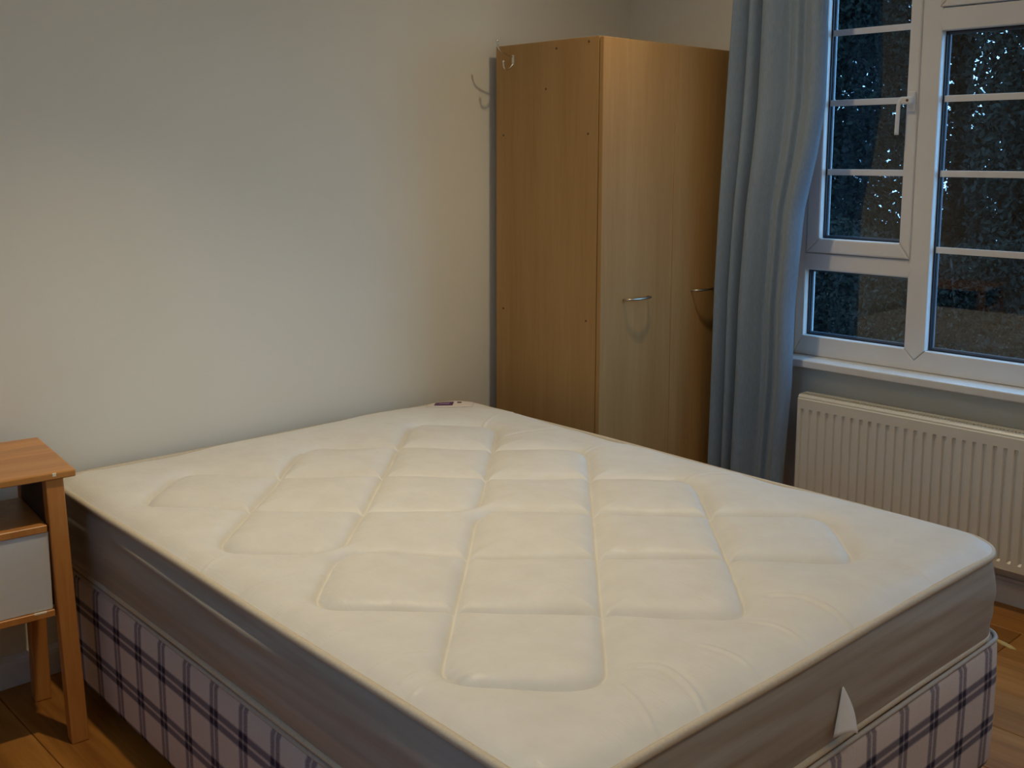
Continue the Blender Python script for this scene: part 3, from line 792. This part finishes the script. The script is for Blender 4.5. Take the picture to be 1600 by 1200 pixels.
for y in (-1.10, -1.85): box('wall_bracket', XB - 0.001, -0.0005, y - 0.015, y + 0.015, 0.18, 0.52, M['radiator'], rad)

# ================================================================== curtain
fold = [(0.05, 0.115), (0.012, 0.085), (0.002, 0.030), (0.025, -0.022), (0.075, -0.020), (0.125, 0.004), (0.155, 0.030), (0.185, -0.004), (0.225, -0.022), (0.27, -0.010), (0.305, 0.034), (0.345, -0.010),
        (0.40, -0.032), (0.48, -0.028), (0.55, -0.006), (0.61, 0.016), (0.67, 0.000), (0.73, -0.010), (0.78, 0.008), (0.84, -0.010), (0.91, -0.030), (0.965, -0.026), (1.0, -0.004), (0.995, 0.020), (0.97, 0.034)]
fp = np.array(catmull(fold, 7))
rz = np.array([0.10, 0.255, 0.605, 0.875, 1.206, 1.40, 1.567, 1.75, 1.90, 2.24])
ry = np.array([-0.850, -0.853, -0.872, -0.869, -0.886, -0.925, -0.947, -0.945, -0.937, -0.935])
lz = np.array([0.10, 0.27, 0.92, 1.925, 2.24]); ly_ = np.array([-0.584, -0.586, -0.590, -0.610, -0.612]); lx_ = np.array([-0.205, -0.205, -0.195, -0.165, -0.150])
rx_ = np.array([-0.155, -0.150, -0.140, -0.125, -0.120])
zz = np.linspace(0.10, 2.235, 70); V = []; F = []
for z in zz:
    yl = np.interp(z, lz, ly_); yr = np.interp(z, rz, ry); xl = np.interp(z, lz, lx_); xr_ = np.interp(z, lz, rx_)
    amp = 0.80 + 0.25 * math.sin(1.3 * z + 0.4)
    for i, (s, dx) in enumerate(fp):
        sh = 0.010 * math.sin(2.1 * z + 6 * s) * s * (1 - s) * 4
        y = yl + (yr - yl) * (s + sh * 0.8)
        x = xl + (xr_ - xl) * s + dx * amp + 0.004 * math.sin(3.1 * z + 9 * s)
        V.append((x, y, z))
n = len(fp)
for j in range(len(zz) - 1):
    for i in range(n - 1): F.append((j*n + i, j*n + i + 1, (j+1)*n + i + 1, (j+1)*n + i))
cur = thing('curtain', 'long blue-grey curtain gathered at the left of the window', 'curtain', (-0.15, -0.75, 0.10))
cl = from_data('cloth', V, F, M['curtain'], cur, True, True)
sd = cl.modifiers.new('thickness', 'SOLIDIFY'); sd.thickness = 0.002

# ================================================================== scrap on the floor
bm = bmesh.new()
pts = [(-0.034, -0.006), (-0.012, -0.010), (0.016, -0.008), (0.036, -0.004), (0.030, 0.008), (0.004, 0.010), (-0.020, 0.006)]
lo = [bm.verts.new((x, y, 0.0)) for x, y in pts]; hi = [bm.verts.new((x * 0.9, y * 0.9, 0.003)) for x, y in pts]
bm.faces.new(lo[::-1]); bm.faces.new(hi)
for i in range(len(pts)): bm.faces.new((lo[i], lo[(i+1) % len(pts)], hi[(i+1) % len(pts)], hi[i]))
sc = from_bm('wood_scrap', bm, M['scrap']); sc.location = (-0.305, -1.708, 0.0005); sc.rotation_euler = (0, 0, 1.15)
tag(sc, 'small pale splinter lying on the floor near the foot of the bed', 'scrap')

# ================================================================== ceiling downlights (out of frame; the rear two are added for soft fill light)
for i, ((lx, ly), pw, sp_) in enumerate(LAMPS):
    t = thing('ceiling_downlight', ('recessed ceiling downlight above the pillow end near the bedside table', 'recessed ceiling downlight in front of the wardrobe', 'unseen ceiling downlight added as fill past the foot of the bed, away from the window', 'unseen ceiling downlight added as fill past the foot of the bed, on the window side')[i], 'downlight', (lx, ly, CEIL), 0, 'recessed ceiling downlights')
    V = []; F = []; sg = 28
    pr = [(0.052, 0.019), (0.050, -0.004), (0.044, -0.007), (0.034, -0.004), (0.031, 0.004), (0.031, 0.019)]
    for r, z in pr:
        for k in range(sg): a = 2 * math.pi * k / sg; V.append((r * math.cos(a), r * math.sin(a), z))
    for j in range(len(pr) - 1):
        for k in range(sg): F.append((j*sg + k, j*sg + (k+1) % sg, (j+1)*sg + (k+1) % sg, (j+1)*sg + k))
    from_data('trim_ring', V, F, M['upvc'], t, True)
    bm = bmesh.new(); bmesh.ops.create_circle(bm, cap_ends=True, segments=24, radius=0.030, matrix=Matrix.Translation((0, 0, 0.012)))
    from_bm('bulb', bm, M['bulb'], t)
    for nm, en, cone in (('downlight_beam', pw, 96), ('downlight_spill', sp_, 168)):
        ld = bpy.data.lights.new(nm, 'SPOT'); ld.color = LAMP_COL; ld.energy = en
        ld.spot_size = math.radians(cone); ld.spot_blend = 1.0; ld.shadow_soft_size = 0.022
        lo_ = bpy.data.objects.new(nm, ld); C.objects.link(lo_); lo_.parent = t; lo_.location = (0, 0, -0.012)

# ================================================================== outside: ground and trees
gnd = struct(box('ground', 0.27, 22, -16, 18, -0.75, -0.55, M['soil']), 'dark garden ground outside')
def leaf_mesh(cpos, rs, leaf):
    nleaf = len(cpos)
    d = rs.normal(0, 1, (nleaf, 3)); d[:, 2] -= 0.5; d /= np.linalg.norm(d, axis=1)[:, None]
    s = np.cross(d, rs.normal(0, 1, (nleaf, 3))); s /= np.linalg.norm(s, axis=1)[:, None]
    nn = np.cross(d, s)
    ln = leaf * rs.uniform(0.6, 1.3, nleaf)[:, None]
    p0 = cpos - d * ln / 2; p2 = cpos + d * ln / 2; p1 = cpos + s * ln * 0.26 + nn * ln * 0.08; p3 = cpos - s * ln * 0.26 + nn * ln * 0.08
    Vv = np.stack([p0, p1, p2, p3], 1).reshape(-1, 3)
    base_i = np.arange(nleaf)[:, None] * 4
    Ff = np.concatenate([base_i + np.array((0, 1, 2)), base_i + np.array((0, 2, 3))], 0)
    me = bpy.data.meshes.new('foliage')
    me.vertices.add(len(Vv)); me.vertices.foreach_set('co', Vv.astype(np.float32).ravel())
    me.loops.add(Ff.size); me.loops.foreach_set('vertex_index', Ff.astype(np.int32).ravel())
    me.polygons.add(len(Ff)); me.polygons.foreach_set('loop_start', np.arange(0, Ff.size, 3, dtype=np.int32)); me.polygons.foreach_set('loop_total', np.full(len(Ff), 3, dtype=np.int32))
    me.update(); me.validate()
    return me
def tree(name, label, x, y, h, spread, nleaf, mat, zlow, seed, leaf=0.12):
    rs = np.random.RandomState(seed)
    t = thing(name, label, 'tree', (x, y, -0.55), 0, 'trees outside the window')
    tr = catmull([(0, 0, 0), (0.08, 0.05, h * 0.3), (-0.05, 0.1, h * 0.6), (0.05, 0.0, h * 0.95)], 5)
    tube('trunk', tr, list(np.linspace(0.16, 0.03, len(tr))), M['bark'], t, 8)
    V = []; F = []
    cl = []
    for b in range(34):
        f = rs.uniform(zlow, 1.0); a = rs.uniform(0, 2 * math.pi); rr = spread * (1.05 - 0.35 * f) * rs.uniform(0.55, 1.0)
        base_ = np.array(tr[min(len(tr) - 1, int(f * (len(tr) - 1)))])
        tip = np.array((rr * math.cos(a), rr * math.sin(a), f * h + rs.uniform(-0.3, 0.2)))
        v, fc = tube_data([base_, (base_ + tip) / 2 + np.array((0, 0, 0.12)), tip], [0.03, 0.02, 0.008], 5)
        o = len(V); V += [tuple(q) for q in v]; F += [tuple(i + o for i in q) for q in fc]
        cl.append((base_, tip))
    br = from_data('branches', V, F, M['bark'], t, True); br['kind'] = 'stuff'
    # foliage: small folded leaves, in sprays along the branches and through the crown
    n1 = nleaf // 3; n2 = nleaf - n1
    k = rs.randint(0, len(cl), n1); f = rs.uniform(0.15, 1.0, n1)[:, None]
    A = np.array([c[0] for c in cl])[k]; B = np.array([c[1] for c in cl])[k]
    c1 = A + (B - A) * f + rs.normal(0, 0.10, (n1, 3))
    hz = rs.uniform(0.03, 1.0, n2); an = rs.uniform(0, 2 * math.pi, n2)
    rad_ = spread * (1.06 - 0.38 * hz) * np.sqrt(rs.uniform(0.05, 1.0, n2)) * (1 + 0.13 * np.sin(5 * an + 9 * hz))
    c2 = np.stack([rad_ * np.cos(an), rad_ * np.sin(an), hz * h], 1)
    cpos = np.concatenate([c1, c2])
    me = leaf_mesh(cpos, rs, leaf)
    o = link('foliage', me, mat, t); o['kind'] = 'stuff'
def hedge(x0, x1, y0, y1, z1, nleaf, seed):
    rs = np.random.RandomState(seed)
    t = thing('garden_hedge', 'low dark hedge outside at the foot of the trees', 'hedge', ((x0 + x1) / 2, (y0 + y1) / 2, -0.55))
    V = []; F = []
    for k in range(40):
        px, py = rs.uniform(x0 + .2, x1 - .2) - (x0 + x1) / 2, rs.uniform(y0, y1) - (y0 + y1) / 2
        v, fc = tube_data([(px, py, 0), (px + .05, py, z1 * .5), (px, py + .1, z1 * .9 + .5)], [0.03, 0.02, 0.008], 5)
        o = len(V); V += [tuple(q) for q in v]; F += [tuple(i + o for i in q) for q in fc]
    o = from_data('stems', V, F, M['bark'], t, True); o['kind'] = 'stuff'
    c = np.stack([rs.uniform(x0, x1, nleaf) - (x0 + x1) / 2, rs.uniform(y0, y1, nleaf) - (y0 + y1) / 2, rs.uniform(0, z1 + 0.55, nleaf)], 1)
    c[:, 2] += 0.12 * np.sin(c[:, 1] * 2.1) * (c[:, 2] > z1 * 0.8)
    o = link('foliage', leaf_mesh(c, rs, 0.055), M['leaf_brown'], t); o['kind'] = 'stuff'
hedge(5.2, 6.0, -4.5, 8.5, 0.75, 110000, 77)
tree('evergreen_tree', 'dark evergreen tree outside, seen through the left casement', 8.0, 4.3, 10.0, 1.5, 190000, M['leaf_dark'], 0.05, 11, 0.075)
tree('evergreen_tree', 'dark bushy tree outside, seen through the large fixed pane', 8.0, 0.5, 10.0, 1.5, 190000, M['leaf_brown'], 0.05, 5, 0.075)
tree('evergreen_tree', 'dark evergreen tree outside, filling the gap behind the front two', 12.6, 4.2, 11.5, 2.1, 60000, M['leaf_dark'], 0.05, 23, 0.15)
tree('evergreen_tree', 'dark tree outside, farther along to the right of the bushy one', 8.0, -3.4, 10.0, 1.62, 60000, M['leaf_dark'], 0.06, 31, 0.14)
tree('evergreen_tree', 'dark tree outside, half hidden by the blue curtain', 8.0, 8.1, 10.0, 1.62, 60000, M['leaf_dark'], 0.06, 41, 0.14)
tree('evergreen_tree', 'tall dark tree outside, farthest back on the left', 12.6, 9.4, 11.5, 2.1, 50000, M['leaf_dark'], 0.06, 51, 0.17)
